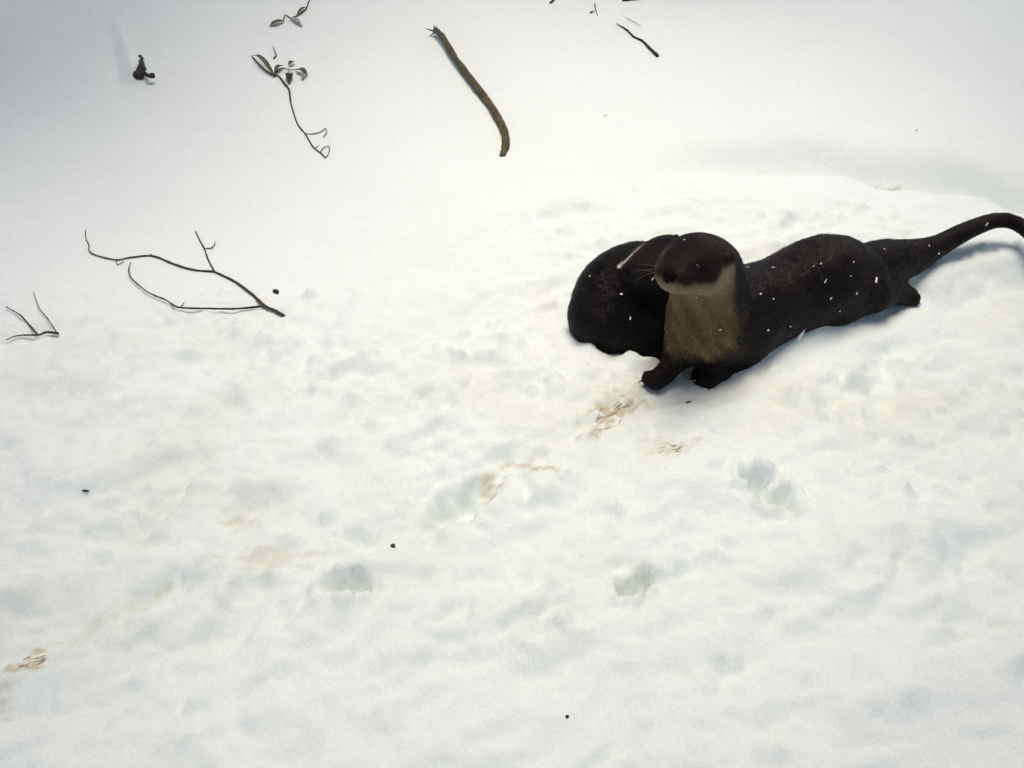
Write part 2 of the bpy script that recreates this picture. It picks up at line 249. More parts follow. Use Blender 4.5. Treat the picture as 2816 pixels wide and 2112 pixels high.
def snow_h(x, y):
    h = base_h(x, y)
    near = np.exp(-np.maximum(0, np.hypot(x, y - 1.9) - 2.5) / 1.5)
    # far swells
    h = h + (1 - near) * 0.5 * fbm(x, y, 0.12, 3, 40)
    # drifted surface everywhere, trampled snow in the middle and foreground
    h = h + 0.022 * fbm(x, y, 1.1, 3, 1) * near
    tramp = tramp_mask(x, y)
    wx = x + 0.03 * fbm(x, y, 5, 2, 11); wy = y + 0.03 * fbm(x, y, 5, 2, 12)
    ca, sa = math.cos(0.45), math.sin(0.45)
    rx, ry = wx * ca + wy * sa, -wx * sa + wy * ca
    h = h + tramp * 0.033 * fbm(rx * 0.7, ry * 1.5, 6, 3, 5)
    h = h + tramp * 0.0145 * fbm(wx, wy, 17, 3, 21)
    h = h + (0.25 + 0.75 * tramp) * 0.0032 * fbm(x, y, 48, 2, 31) * near
    # wind ripples on the smooth drift
    h = h + 0.0028 * (1 - tramp) * fbm(x * 0.35, y, 9, 3, 50) * near
    # paw prints: hollows with one crisp lip
    for i, (px, py) in enumerate(S['prints']):
        a = [0.5, 0.9, -0.7, 0.7, 0.6, 0.2, -0.3, 0.4, 0.8, 0.2][i]
        rl, rw, dp = [(.034, .022, .026), (.036, .02, .024), (.045, .026, .028), (.075, .03, .014), (.03, .018, .009), (.02, .03, .008), (.04, .014, .006), (.025, .018, .006), (.03, .016, .006), (.03, .02, .004)][i]
        c_, s_ = math.cos(a), math.sin(a)
        jx = x - px + 0.014 * fbm(x, y, 38, 3, 60 + i); jy = y - py + 0.014 * fbm(x, y, 38, 3, 80 + i)
        u = (jx * c_ + jy * s_) / rl; v = (-jx * s_ + jy * c_) / rw
        d = np.hypot(u, v)
        lip = sm(1.05, 0.5, d + 0.22 * np.clip(v, -1, 1))
        dp = dp * 1.75
        h = h - dp * lip * (0.75 + 0.25 * np.clip(-v, -1, 1)) + 0.3 * dp * np.exp(-((d - 1.25) / 0.22) ** 2)
    for i, l in enumerate(S['grooves']):
        w, dp = [(.014, .012), (.012, .008), (.010, .008), (.016, .007), (.035, .022), (.016, .007), (.016, .008), (.02, .008), (.012, .008)][i]
        d = seg_d(x + 0.008 * perlin(x * 20, y * 20, 90 + i), y + 0.008 * perlin(x * 20, y * 20, 95 + i), l)
        h = h - 1.9 * dp * np.exp(-(d / w) ** 2) * (0.75 + 0.7 * perlin(x * 25, y * 25, 99))
    # long shallow trail curving behind the otters
    rut = [(-0.1, 1.95)] + [tuple(q) for q in S['rut']] + [(2.4, 1.5)]
    dd = y - 0.03 - np.interp(x, [q[0] for q in rut], [q[1] for q in rut]) + 0.012 * fbm(x, y, 7, 3, 63)
    on = sm(0.15, 0.75, x) * near
    h = h - on * 0.075 * np.where(dd > 0, np.exp(-(dd / 0.075) ** 2), np.exp(-(dd / 0.075) ** 2)) + on * 0.016 * np.exp(-((dd + 0.06) / 0.035) ** 2) * (0.8 + 0.9 * perlin(x * 13, y * 13, 64))
    # snow squashed flat under the otters and pushed up before them
    d = seg_d(x, y, [(0.42, 1.58), (0.50, 1.64), (0.64, 1.73)])
    d2 = seg_d(x, y, [(0.18, 1.61), (0.28, 1.63)])
    d3 = seg_d(x, y, [(0.80, 1.83), (0.88, 1.87), (1.02, 1.91)])
    rough = 0.004 * fbm(x, y, 16, 3, 66)
    flat = sm(0.20, 0.09, d)
    h = h * (1 - flat) + (0.012 + rough) * flat
    flat = sm(0.15, 0.08, d2)
    h = h * (1 - flat) + (0.002 + rough) * flat
    flat = sm(0.12, 0.03, d3)
    h = h * (1 - flat) + (0.024 + rough) * flat
    flat = sm(0.075, 0.035, np.hypot(x - 0.745, y - 1.695))
    h = h * (1 - flat) + 0.0 * flat
    # firm snow under the front paws
    flat = sm(0.07, 0.03, seg_d(x, y, [(0.235, 1.435), (0.33, 1.44)]))
    h = h * (1 - flat) + 0.0 * flat
    d = seg_d(x, y, S['ridge'][1:4])
    h = h + 0.024 * np.exp(-(d / 0.03) ** 2) * (0.8 + 0.6 * perlin(x * 14, y * 14, 61))
    d = seg_d(x, y, S['rearfront'])
    h = h + 0.018 * np.exp(-(d / 0.02) ** 2) * (0.7 + 1.0 * perlin(x * 30, y * 30, 62))
    # snow lying along the buried end of the stub, upper left
    t = np.clip((y - 2.70) / 0.36, 0, 1)
    d = seg_d(x, y, [(-1.000, 2.745), (-1.035, 2.84), (-1.085, 2.95), (-1.13, 3.06)])
    w = 0.044 - 0.014 * t
    h = h + (0.044 - 0.028 * t) * sm(1.25, 0.1, d / w + 0.15 * perlin(x * 40, y * 40, 71))
    return h

def hz(x, y):
    i = int(np.clip(np.searchsorted(GX, x) - 1, 0, len(GX) - 2)); j = int(np.clip(np.searchsorted(GY, y) - 1, 0, len(GY) - 2))
    u = (x - GX[i]) / (GX[i + 1] - GX[i]); v = (y - GY[j]) / (GY[j + 1] - GY[j])
    return float((Z[j, i] * (1 - u) + Z[j, i + 1] * u) * (1 - v) + (Z[j + 1, i] * (1 - u) + Z[j + 1, i + 1] * u) * v)

def tramp_mask(x, y):
    near = np.exp(-np.maximum(0, np.hypot(x, y - 1.9) - 2.5) / 1.5)
    m = sm(0.1, 0.6, 1.0 - np.abs((y - 1.30 - 0.18 * x)) / 0.75) * near
    m = np.maximum(m, 0.85 * sm(1.25, 0.95, y) * near)
    return np.maximum(m, 0.8 * np.exp(-((x - 0.55) ** 2 / 0.5 + (y - 1.93) ** 2 / 0.05)))

def axis(lo, hi, step, far_lo, far_hi, n):
    mid = np.arange(lo, hi + step / 2, step)
    g = lambda span: step * np.cumsum(np.geomspace(1.15, (span / step) / 6, n))
    a = g(abs(lo - far_lo)); a = a / a[-1] * abs(lo - far_lo)
    b = g(abs(far_hi - hi)); b = b / b[-1] * abs(far_hi - hi)
    return np.concatenate([lo - a[::-1], mid, hi + b])

GX = axis(-1.75, 1.75, 0.006, -90, 90, 46)
GY = axis(0.50, 3.40, 0.006, -70, 140, 46)
X, Y = np.meshgrid(GX, GY)
Z = snow_h(X, Y)
# clods and scuffs of kicked-up snow in the trodden parts
r_ = np.random.default_rng(12)
cx, cy = r_.uniform(-1.6, 1.6, 9000), r_.uniform(0.55, 2.6, 9000)
ck = fbm(cx, cy, 2.6, 3, 44)
keep = (r_.random(9000) < np.clip(sm(0.15, 0.6, tramp_mask(cx, cy)) * (0.36 + 2.2 * ck), 0, 1)) & (np.abs(cx) < 0.55 + 0.36 * cy)
for px, py in zip(cx[keep], cy[keep]):
    rr = 0.004 + 0.016 * r_.random() ** 2.2
    hh = rr * r_.uniform(0.3, 0.65) * (1 if r_.random() < 0.72 else -0.8)
    el_, an = r_.uniform(0.55, 1.0), r_.uniform(0, 3.14)
    i0, i1 = np.searchsorted(GX, [px - rr * 1.7, px + rr * 1.7]); j0, j1 = np.searchsorted(GY, [py - rr * 1.7, py + rr * 1.7])
    xx, yy = X[j0:j1, i0:i1] - px, Y[j0:j1, i0:i1] - py
    u = xx * math.cos(an) + yy * math.sin(an); v = (-xx * math.sin(an) + yy * math.cos(an)) / el_
    d = np.hypot(u, v) / rr
    Z[j0:j1, i0:i1] += hh * sm(1.35, 0.35, d + 0.5 * perlin(xx * 110 + px * 99, yy * 110 + py * 57, 8))
nx, ny = len(GX), len(GY)
ii = np.arange(nx * ny).reshape(ny, nx)
GF = np.stack([ii[:-1, :-1], ii[:-1, 1:], ii[1:, 1:], ii[1:, :-1]], -1).reshape(-1, 4)
stain = np.zeros_like(X)
st_r = [(.045, .02, .8, 1.0), (.03, .012, .9, .8), (.03, .015, .3, .6), (.02, .014, .2, .4), (.012, .022, -.2, .9), (.022, .01, -.2, .7), (.022, .008, -.4, .9),
        (.011, .018, .3, 1.35), (.010, .010, .5, 1.1), (.010, .016, .2, .7), (.045, .014, -.35, .9), (.03, .01, -.5, .7), (.025, .016, .4, .45), (.05, .025, .2, .4), (.05, .03, .6, .5), (.04, .010, .5, .35), (.03, .012, .8, .3)]
for (px, py), (rl, rw, a, s_) in zip(S['stains'], st_r):
    dx, dy = X - px, Y - py
    u = (dx * math.cos(a) + dy * math.sin(a)) / rl; v = (-dx * math.sin(a) + dy * math.cos(a)) / rw
    d = np.hypot(u, v)
    nz = fbm(X * math.cos(a) + Y * math.sin(a), (-X * math.sin(a) + Y * math.cos(a)) * 2.2, 42, 4, 70)
    stain = np.maximum(stain, s_ * sm(1.5, 0.1, d + 2.0 * nz))
tr = sm(0.1, 0.6, 1.0 - np.abs((Y - 1.32 - 0.15 * X)) / 0.6) * sm(0.05, 0.75, fbm(X, Y, 4.5, 4, 77) + 0.25)
stain = np.maximum(stain, 0.13 * tr)
DIRT = np.array([0.42, 0.385, 0.19])
cols = SNOW_C * (1 - np.clip(stain, 0, 1)[..., None] * 0.75) + DIRT * np.clip(stain, 0, 1)[..., None] * 0.75
snow = mesh_obj('snow_ground', np.stack([X, Y, Z], -1).reshape(-1, 3), GF, M_SNOW, cols=cols.reshape(-1, 3))
tag(snow, kind='structure')

# ------------------------------------------------------------------ implicit bodies
class Body:
    """smooth union of tapered capsules and ellipsoids, meshed with surface nets"""
    def __init__(self): self.p = []
    def cone(self, a, b, ra, rb, k=0.02, flow=None):
        a = np.array(a, float); b = np.array(b, float)
        f = b - a if flow is None else np.array(flow, float)
        self.p.append(('c', a, b, ra, rb, k, f / (np.linalg.norm(f) + 1e-9)))
    def chain(self, nodes, k=0.03, sign=1, n=4):
        q = catmull(nodes, n)
        segs = []
        for a, b in zip(q[:-1], q[1:]):
            f = sign * (b[:3] - a[:3])
            segs.append(('c', a[:3], b[:3], a[3], b[3], k, f / (np.linalg.norm(f) + 1e-9)))
        self.p.append(('p', segs, None, None, None, k, None))
    def ell(self, c, r, frame, k=0.015, flow=(0, 0, -1)):
        f = np.array(flow, float)
        self.p.append(('e', np.array(c, float), np.array(r, float), np.array(frame, float), None, k, f / np.linalg.norm(f)))
    def dist(self, q, P):
        if q[0] == 'c':
            _, a, b, ra, rb, k, f = q
            ab = b - a
            t = np.clip(((P - a) @ ab) / (ab @ ab + 1e-12), 0, 1)
            return np.linalg.norm(P - a - t[..., None] * ab, axis=-1) - (ra + (rb - ra) * t)
        _, c, r, fr, _, k, f = q
        l = (P - c) @ fr.T
        k0 = np.linalg.norm(l / r, axis=-1); k1 = np.linalg.norm(l / (r * r), axis=-1) + 1e-9
        return k0 * (k0 - 1) / k1
    def bounds(self, q, m):
        if q[0] == 'c':
            rr = max(q[3], q[4]) + m
            return np.minimum(q[1], q[2]) - rr, np.maximum(q[1], q[2]) + rr
        rr = q[2].max() + m
        return q[1] - rr, q[1] + rr
    def mesh(self, h):
        bs = [self.bounds(z, 0.03) for q in self.p for z in (q[1] if q[0] == 'p' else [q])]
        lo = np.min([b[0] for b in bs], 0); hi = np.max([b[1] for b in bs], 0)
        n = np.ceil((hi - lo) / h).astype(int) + 1
        V = np.full(n, 0.5, dtype=np.float64)
        ax = [lo[i] + h * np.arange(n[i]) for i in range(3)]
        def box(q, m):
            a, b = self.bounds(q, m)
            i0 = np.maximum(0, np.floor((a - lo) / h).astype(int)); i1 = np.minimum(n, np.ceil((b - lo) / h).astype(int) + 1)
            sl = tuple(slice(i0[j], i1[j]) for j in range(3))
            return sl, np.stack(np.meshgrid(*[ax[j][sl[j]] for j in range(3)], indexing='ij'), -1)
        for q in self.p:
            k = q[5]
            if q[0] == 'p':
                d = np.full(n, 0.5)
                for z in q[1]:
                    sl, P = box(z, max(2 * k, 0.02))
                    d[sl] = np.minimum(d[sl], self.dist(z, P))
                sl = (slice(None),) * 3
            else:
                sl, P = box(q, max(2 * k, 0.02))
                d = self.dist(q, P)
            o = V[sl]
            hh = np.clip(0.5 + 0.5 * (o - d) / k, 0, 1)
            V[sl] = o * (1 - hh) + d * hh - k * hh * (1 - hh)
        V = V + 0.0
        # surface nets
        c = V < 0
        cnt = np.zeros(n - 1); acc = np.zeros(tuple(n - 1) + (3,))
        corners = [(i, j, k) for i in (0, 1) for j in (0, 1) for k in (0, 1)]
        def sub(A, o): return A[o[0]:A.shape[0] - 1 + o[0], o[1]:A.shape[1] - 1 + o[1], o[2]:A.shape[2] - 1 + o[2]]
        for a in corners:
            for d in range(3):
                if a[d] == 0:
                    b = list(a); b[d] = 1; b = tuple(b)
                    va, vb = sub(V, a), sub(V, b)
                    cr = (va < 0) != (vb < 0)
                    t = np.where(cr, va / np.where(cr, va - vb, 1), 0)
                    for e in range(3):
                        acc[..., e] += np.where(cr, a[e] + (t if e == d else 0), 0)
                    cnt += cr
        act = cnt > 0
        idx = -np.ones(act.shape, int); idx[act] = np.arange(act.sum())
        ijk = np.argwhere(act)
        verts = lo + h * (ijk + acc[act] / cnt[act][:, None])
        faces = []
        for d in range(3):
            e1, e2 = (d + 1) % 3, (d + 2) % 3
            sA = [slice(1, -1)] * 3; sB = [slice(1, -1)] * 3
            sA[d] = slice(0, -1); sB[d] = slice(1, None)
            A = c[tuple(sA)]; B = c[tuple(sB)]
            for flip, mask in ((False, A & ~B), (True, ~A & B)):
                g = np.argwhere(mask)
                if not len(g): continue
                off = np.ones(3, int); off[d] = 0
                g = g + off
                q = []
                for (o1, o2) in ((-1, -1), (0, -1), (0, 0), (-1, 0)):
                    w = g.copy(); w[:, e1] += o1; w[:, e2] += o2
                    q.append(idx[w[:, 0], w[:, 1], w[:, 2]])
                q = np.stack(q, -1)
                faces.append(q[:, ::-1] if flip else q)
        F = np.concatenate(faces)
        return verts, F[(F >= 0).all(1)]
    def flow(self, P):
        W = np.zeros(len(P)); A = np.zeros((len(P), 3))
        for q in [z for q in self.p for z in (q[1] if q[0] == 'p' else [q])]:
            w = np.exp(-np.clip(self.dist(q, P), -0.02, 1) / 0.008)
            W += w; A += w[:, None] * q[6]
        return A / (W[:, None] + 1e-30)

def smooth_mesh(v, f, it=2, lam=0.5):
    for _ in range(it):
        s = np.zeros_like(v); c = np.zeros(len(v))
        for a, b in ((0, 1), (1, 2), (2, 3), (3, 0)):
            np.add.at(s, f[:, a], v[f[:, b]]); np.add.at(s, f[:, b], v[f[:, a]])
            np.add.at(c, f[:, a], 1); np.add.at(c, f[:, b], 1)
        v = v + lam * (s / np.maximum(c, 1)[:, None] - v)
    return v

def fur_mesh(body, v, f, colfn, lenfn, count, seed):
    r = np.random.default_rng(seed)
    a, b, c_, d_ = v[f[:, 0]], v[f[:, 1]], v[f[:, 2]], v[f[:, 3]]
    nrm = np.cross(c_ - a, d_ - b); area = np.linalg.norm(nrm, axis=1); nrm = nrm / (area[:, None] + 1e-12)
    pick = r.choice(len(f), count, p=area / area.sum())
    s, t = r.random((2, count, 1))
    p = (a[pick] * (1 - s) + b[pick] * s) * (1 - t) + (d_[pick] * (1 - s) + c_[pick] * s) * t
    n = nrm[pick]
    fl = body.flow(p) + 0.25 * r.normal(size=(count, 3))
    # wet clumps: neighbouring hairs lean together
    cl = np.stack([np.sin(p[:, 0] * 210 + 3 * np.sin(p[:, 2] * 150)), np.sin(p[:, 1] * 190 + 2 * np.sin(p[:, 0] * 130)), np.sin(p[:, 2] * 200 + 2 * np.sin(p[:, 1] * 170))], -1)
    fl = fl + 0.28 * cl
    tg = fl - n * (fl * n).sum(1, keepdims=True)
    tg /= np.linalg.norm(tg, axis=1, keepdims=True) + 1e-9
    ang = np.radians(r.uniform(6, 20, (count, 1)))
    dr = tg * np.cos(ang) + n * np.sin(ang)
    ln = (lenfn(p) * r.uniform(0.6, 1.25, count) * np.where(r.random(count) < 0.05, 1.7, 1.0))[:, None]
    side = np.cross(n, dr); side /= np.linalg.norm(side, axis=1, keepdims=True) + 1e-9
    w = 0.00075
    p0 = p - n * 0.001
    mid = p0 + dr * ln * 0.55 + n * 0.0006
    tip = p0 + dr * ln - n * ln * 0.12
    V = np.stack([p0 - side * w, p0 + side * w, mid + side * w * 0.7, mid - side * w * 0.7, tip], 1).reshape(-1, 3)
    k = np.arange(count)[:, None] * 5
    F = np.concatenate([k + np.array([[0, 1, 2]]), k + np.array([[0, 2, 3]]), k + np.array([[3, 2, 4]])])
    C = np.repeat(colfn(p) * r.uniform(0.5, 1.7, (count, 1)), 5, 0)
    return V, F, C

def frame(fwd, up=(0, 0, 1)):
    f = np.array(fwd, float); f /= np.linalg.norm(f)
    r = np.cross(f, up); r /= np.linalg.norm(r)
    u = np.cross(r, f)
    return np.array([f, r, u])

def ellipsoid_mesh(c, rad, fr, seg=12, ring=8):
    v = []; F = []
    for i in range(ring + 1):
        th = math.pi * i / ring
        for j in range(seg):
            ph = 2 * math.pi * j / seg
            l = np.array([math.sin(th) * math.cos(ph), math.sin(th) * math.sin(ph), math.cos(th)]) * rad
            v.append(np.array(c) + l @ np.array(fr))
    for i in range(ring):
        for j in range(seg):
            F.append((i * seg + j, (i + 1) * seg + j, (i + 1) * seg + (j + 1) % seg, i * seg + (j + 1) % seg))
    return v, F

def catmull(pts, n):
    P = [np.array(p, float) for p in pts]
    P = [2 * P[0] - P[1]] + P + [2 * P[-1] - P[-2]]
    o = []
    for i in range(1, len(P) - 2):
        for s in range(n):
            t = s / n
            a, b, c, d = P[i - 1:i + 3]
            o.append(0.5 * (2 * b + (c - a) * t + (2 * a - 5 * b + 4 * c - d) * t * t + (3 * b - a - 3 * c + d) * t ** 3))
    o.append(P[-2])
    return np.array(o)

def tube(pts, radii, n=4, seg=8, rough=0.12, seed=0, knots=True):
    q = np.random.default_rng(seed)
    P = catmull(pts, n)
    rr = np.interp(np.linspace(0, 1, len(P)), np.linspace(0, 1, len(radii)), radii)
    T = np.gradient(P, axis=0); T /= np.linalg.norm(T, axis=1, keepdims=True) + 1e-9
    up = np.array([0.13, 0.21, 0.97])
    V = []; F = []
    for i, (p, t) in enumerate(zip(P, T)):
        s = np.cross(t, up); s /= np.linalg.norm(s) + 1e-9
        u = np.cross(s, t)
        r = rr[i] * (1 + rough * q.normal() * 0.6)
        for j in range(seg):
            a = 2 * math.pi * j / seg
            r2 = r * (1 + rough * 0.5 * q.normal())
            V.append(p + (s * math.cos(a) + u * math.sin(a)) * r2)
        if i:
            for j in range(seg):
                F.append(((i - 1) * seg + j, (i - 1) * seg + (j + 1) % seg, i * seg + (j + 1) % seg, i * seg + j))
    V.append(P[0] - T[0] * rr[0] * 0.3); V.append(P[-1] + T[-1] * rr[-1] * 0.5)
    m = len(P) - 1; a, b = len(V) - 2, len(V) - 1
    for j in range(seg):
        F.append((a, (j + 1) % seg, j)); F.append((b, m * seg + j, m * seg + (j + 1) % seg))
    return V, F

def merge(*vf):
    V = []; F = []
    for v, f in vf:
        o = len(V); V += list(v); F += [tuple(i + o for i in q) for q in f]
    return V, F

def paw(B, nodes, spread, k=0.006, n=4, tl=0.015, tr=0.0068):
    """toes fanned at the end of a leg chain; returns the toe tips"""
    a = np.array(nodes[-2][:3]); b = np.array(nodes[-1][:3])
    f = b - a; f[2] *= 0.3; f /= np.linalg.norm(f)
    s = np.cross(f, (0, 0, 1)); s /= np.linalg.norm(s)
    tips = []
    for i in range(n):
        w = (i - (n - 1) / 2) / ((n - 1) / 2)
        d = f * math.cos(w * spread) + s * math.sin(w * spread); d = d / np.linalg.norm(d)
        st = b + s * w * nodes[-1][3] * 0.75 - f * 0.004
        l = tl * (1 - 0.22 * abs(w))
        m = st + d * l * 0.55 + np.array([0, 0, 0.004]); e = st + d * l + np.array([0, 0, -0.004])
        B.cone(st, m, tr * 1.05, tr, k, f); B.cone(m, e, tr, tr * 0.8, k, f)
        tips.append((e, d))
    return tips

def claws(root, tips):
    for e, d in tips:
        p = [e + d * 0.001, e + d * 0.007 + np.array([0, 0, -0.001]), e + d * 0.011 + np.array([0, 0, -0.005])]
        mesh_obj('claw', *tube(p, [0.0018, 0.0013, 0.0003], 2, 6, 0, 1), M_CLAW, root)

DARK = np.array([0.0036, 0.0030, 0.0028])
BROWN = np.array([0.014, 0.010, 0.0068])
PALE = np.array([0.185, 0.150, 0.098])
THROAT = np.array([0.128, 0.088, 0.040])

def noise3(p, f):
    return perlin(p[:, 0] * f + p[:, 2] * f * 0.7, p[:, 1] * f - p[:, 2] * f * 0.6, 33)

def add_head(B, c, fr, s=1.0, k=0.014):
    f, r, u = fr
    back = -f
    B.ell(c, np.array([.058, .051, .041]) * s, fr, 0.03, back)
    B.ell(c + (f * .030 + u * -.008) * s, np.array([.040, .043, .031]) * s, fr, k, back)
    B.ell(c + (f * .056 + u * -.012) * s, np.array([.026, .033, .022]) * s, fr, k, back)
    B.ell(c + (f * .052 + u * -.026) * s, np.array([.024, .024, .013]) * s, fr, 0.008, back)
    for q in (-1, 1):
        B.ell(c + (f * .062 + r * .014 * q + u * -.013) * s, np.array([.017, .017, .015]) * s, fr, 0.008, back)
        B.ell(c + (f * .012 + r * .034 * q + u * -.018) * s, np.array([.034, .022, .024]) * s, fr, 0.015, back)
        B.ell(c + (f * .040 + r * .021 * q + u * .014) * s, np.array([.014, .010, .007]) * s, fr, 0.008, back)
        ef = frame(f * .5 + r * q * .86, u)
        B.ell(c + (f * -.014 + r * .050 * q + u * .014) * s, np.array([.005, .011, .011]) * s, ef, 0.004, back)

def head_parts(root, c, fr, s=1.0, whisk=True):
    f, r, u = fr
    mesh_obj('nose', *merge(ellipsoid_mesh(c + (f * .0815 + u * -.003) * s, np.array([.0055, .0125, .0085]) * s, fr),
             ellipsoid_mesh(c + (f * .0805 + u * -.010) * s, np.array([.005, .005, .007]) * s, fr)), M_NOSE, root)
    for q in (-1, 1):
        mesh_obj('eye', *ellipsoid_mesh(c + (f * .0485 + r * .0278 * q + u * .0118) * s, np.array([.0048, .0048, .0048]) * s, fr), M_EYE, root)
    if whisk:
        vf = []
        for q in (-1, 1):
            for i in range(7):
                b = c + (f * (.064 - .003 * (i % 3)) + r * .028 * q + u * (-.008 - .004 * (i // 3))) * s
                d = r * q * (0.9) + f * rnd.uniform(.0, .5) + u * rnd.uniform(-.6, .05); d /= np.linalg.norm(d)
                vf.append(tube([b, b + d * .02, b + d * .042 - u * .006], [.0004, .0003, .0001], 2, 4, 0))
        tag(mesh_obj('whiskers', *merge(*vf), M_WHISK, root), kind='stuff')

# ---- the front otter
def front_otter():
    root = empty('otter', (0.42, 1.56, 0.0), 'dark otter with pale muzzle and tan throat, head raised, long tail stretched right', 'otter', 'otters on the snow')
    B = Body()
    sp = O1['spine']
    B.chain(sp, 0.035)
    c = np.array(O1['skull'][:3])
    fr = frame((-0.62, -0.74, 0.14))
    add_head(B, c, fr)
    for key in ('legR', 'legL'):
        B.chain(O1[key], 0.018)
    B.chain(O1['hind'], 0.028)
    B.chain(O1['knee'], 0.02)
    tipsR = paw(B, O1['legR'], 0.35); tipsL = paw(B, O1['legL'], 0.35)
    tipsH = paw(B, O1['hind'], 0.6, n=5, tl=0.009, tr=0.0085)
    # far-side hind leg, hidden behind the rump
    far = [[0.60, 1.76, 0.05, .05], [0.655, 1.80, 0.03, .028], [0.69, 1.83, 0.012, .016], [0.72, 1.85, 0.010, .013]]
    B.chain(far, 0.02); tipsF = paw(B, far, 0.45, n=5, tl=0.026, tr=0.0058)
    v, f = B.mesh(0.0042)
    v = smooth_mesh(v, f, 2)
    F_, R_, U_ = fr
    ax0 = np.array(sp[2][:3]); ax1 = np.array(sp[0][:3])
    cd = np.array([-0.66, -0.75, 0.0]); cd /= np.linalg.norm(cd)
    def colour(p):
        n = noise3(p, 55) ; n2 = noise3(p, 18)
        q = p - c
        qf, qr, qu = q @ F_, q @ R_, q @ U_
        out = DARK + (BROWN - DARK) * np.clip(0.45 + 0.8 * n2, 0, 1)[:, None]
        # throat and chest bib
        t = np.clip(((p - ax0) @ (ax1 - ax0)) / ((ax1 - ax0) @ (ax1 - ax0)), -0.6, 1.2)
        rad = p - (ax0 + t[:, None] * (ax1 - ax0)); rad[:, 2] = 0
        cosa = (rad @ cd) / (np.linalg.norm(rad, axis=1) + 1e-9)
        line = -0.0165 + 0.020 * sm(0.036, 0.004, qf)
        lower = np.where(np.linalg.norm(q, axis=1) < 0.11, sm(0.009, -0.010, qu - line + 0.007 * n), 1.0)
        bib = lower * sm(0.08, 0.62, cosa + 0.12 * n) * sm(0.046, 0.076, p[:, 2] - 0.03 * (1 - cosa) + 0.014 * n) * sm(0.012, -0.004, qu) * (np.linalg.norm(rad, axis=1) < 0.13)
        tcol = THROAT * (1 + 0.55 * n + 0.3 * n2)[:, None] + (PALE - THROAT) * (sm(0.125, 0.205, p[:, 2]) * 0.72)[:, None]
        out = out * (1 - bib[:, None]) + tcol * bib[:, None]
        # muzzle, lips and cheeks
        lip = sm(0.009, -0.010, qu - line + 0.007 * n) * sm(-0.070, -0.022, qu + 0.008 * n) * sm(-0.045, -0.020, qf) * (np.linalg.norm(q, axis=1) < 0.105)
        out = out * (1 - lip[:, None]) + (PALE * (1 + 0.2 * n)[:, None]) * lip[:, None]
        ny_ = sm(0.016, 0.010, np.linalg.norm(q - (F_ * .082 - U_ * .004), axis=1))
        return out * (1 - ny_[:, None]) + DARK * ny_[:, None]
    def length(p):
        q = np.linalg.norm(p - c, axis=1)
        l = 0.005 + 0.0065 * sm(0.07, 0.13, q)
        l = np.where(p[:, 0] > 0.72, l * 0.7, l)
        return np.where(p[:, 2] < 0.03, np.minimum(l, 0.0045), l)
    mesh_obj('body', v, f, M_SKIN, root, cols=colour(v))
    V, F, C = fur_mesh(B, v, f, colour, length, 110000, 3)
    tag(mesh_obj('fur', V, F, M_FUR, root, smooth=False, cols=C), kind='stuff')
    head_parts(root, c, fr)
    for t in (tipsR, tipsL, tipsH, tipsF): claws(root, t)
    return root, BVHTree.FromPolygons([tuple(x) for x in v], [tuple(x) for x in f])

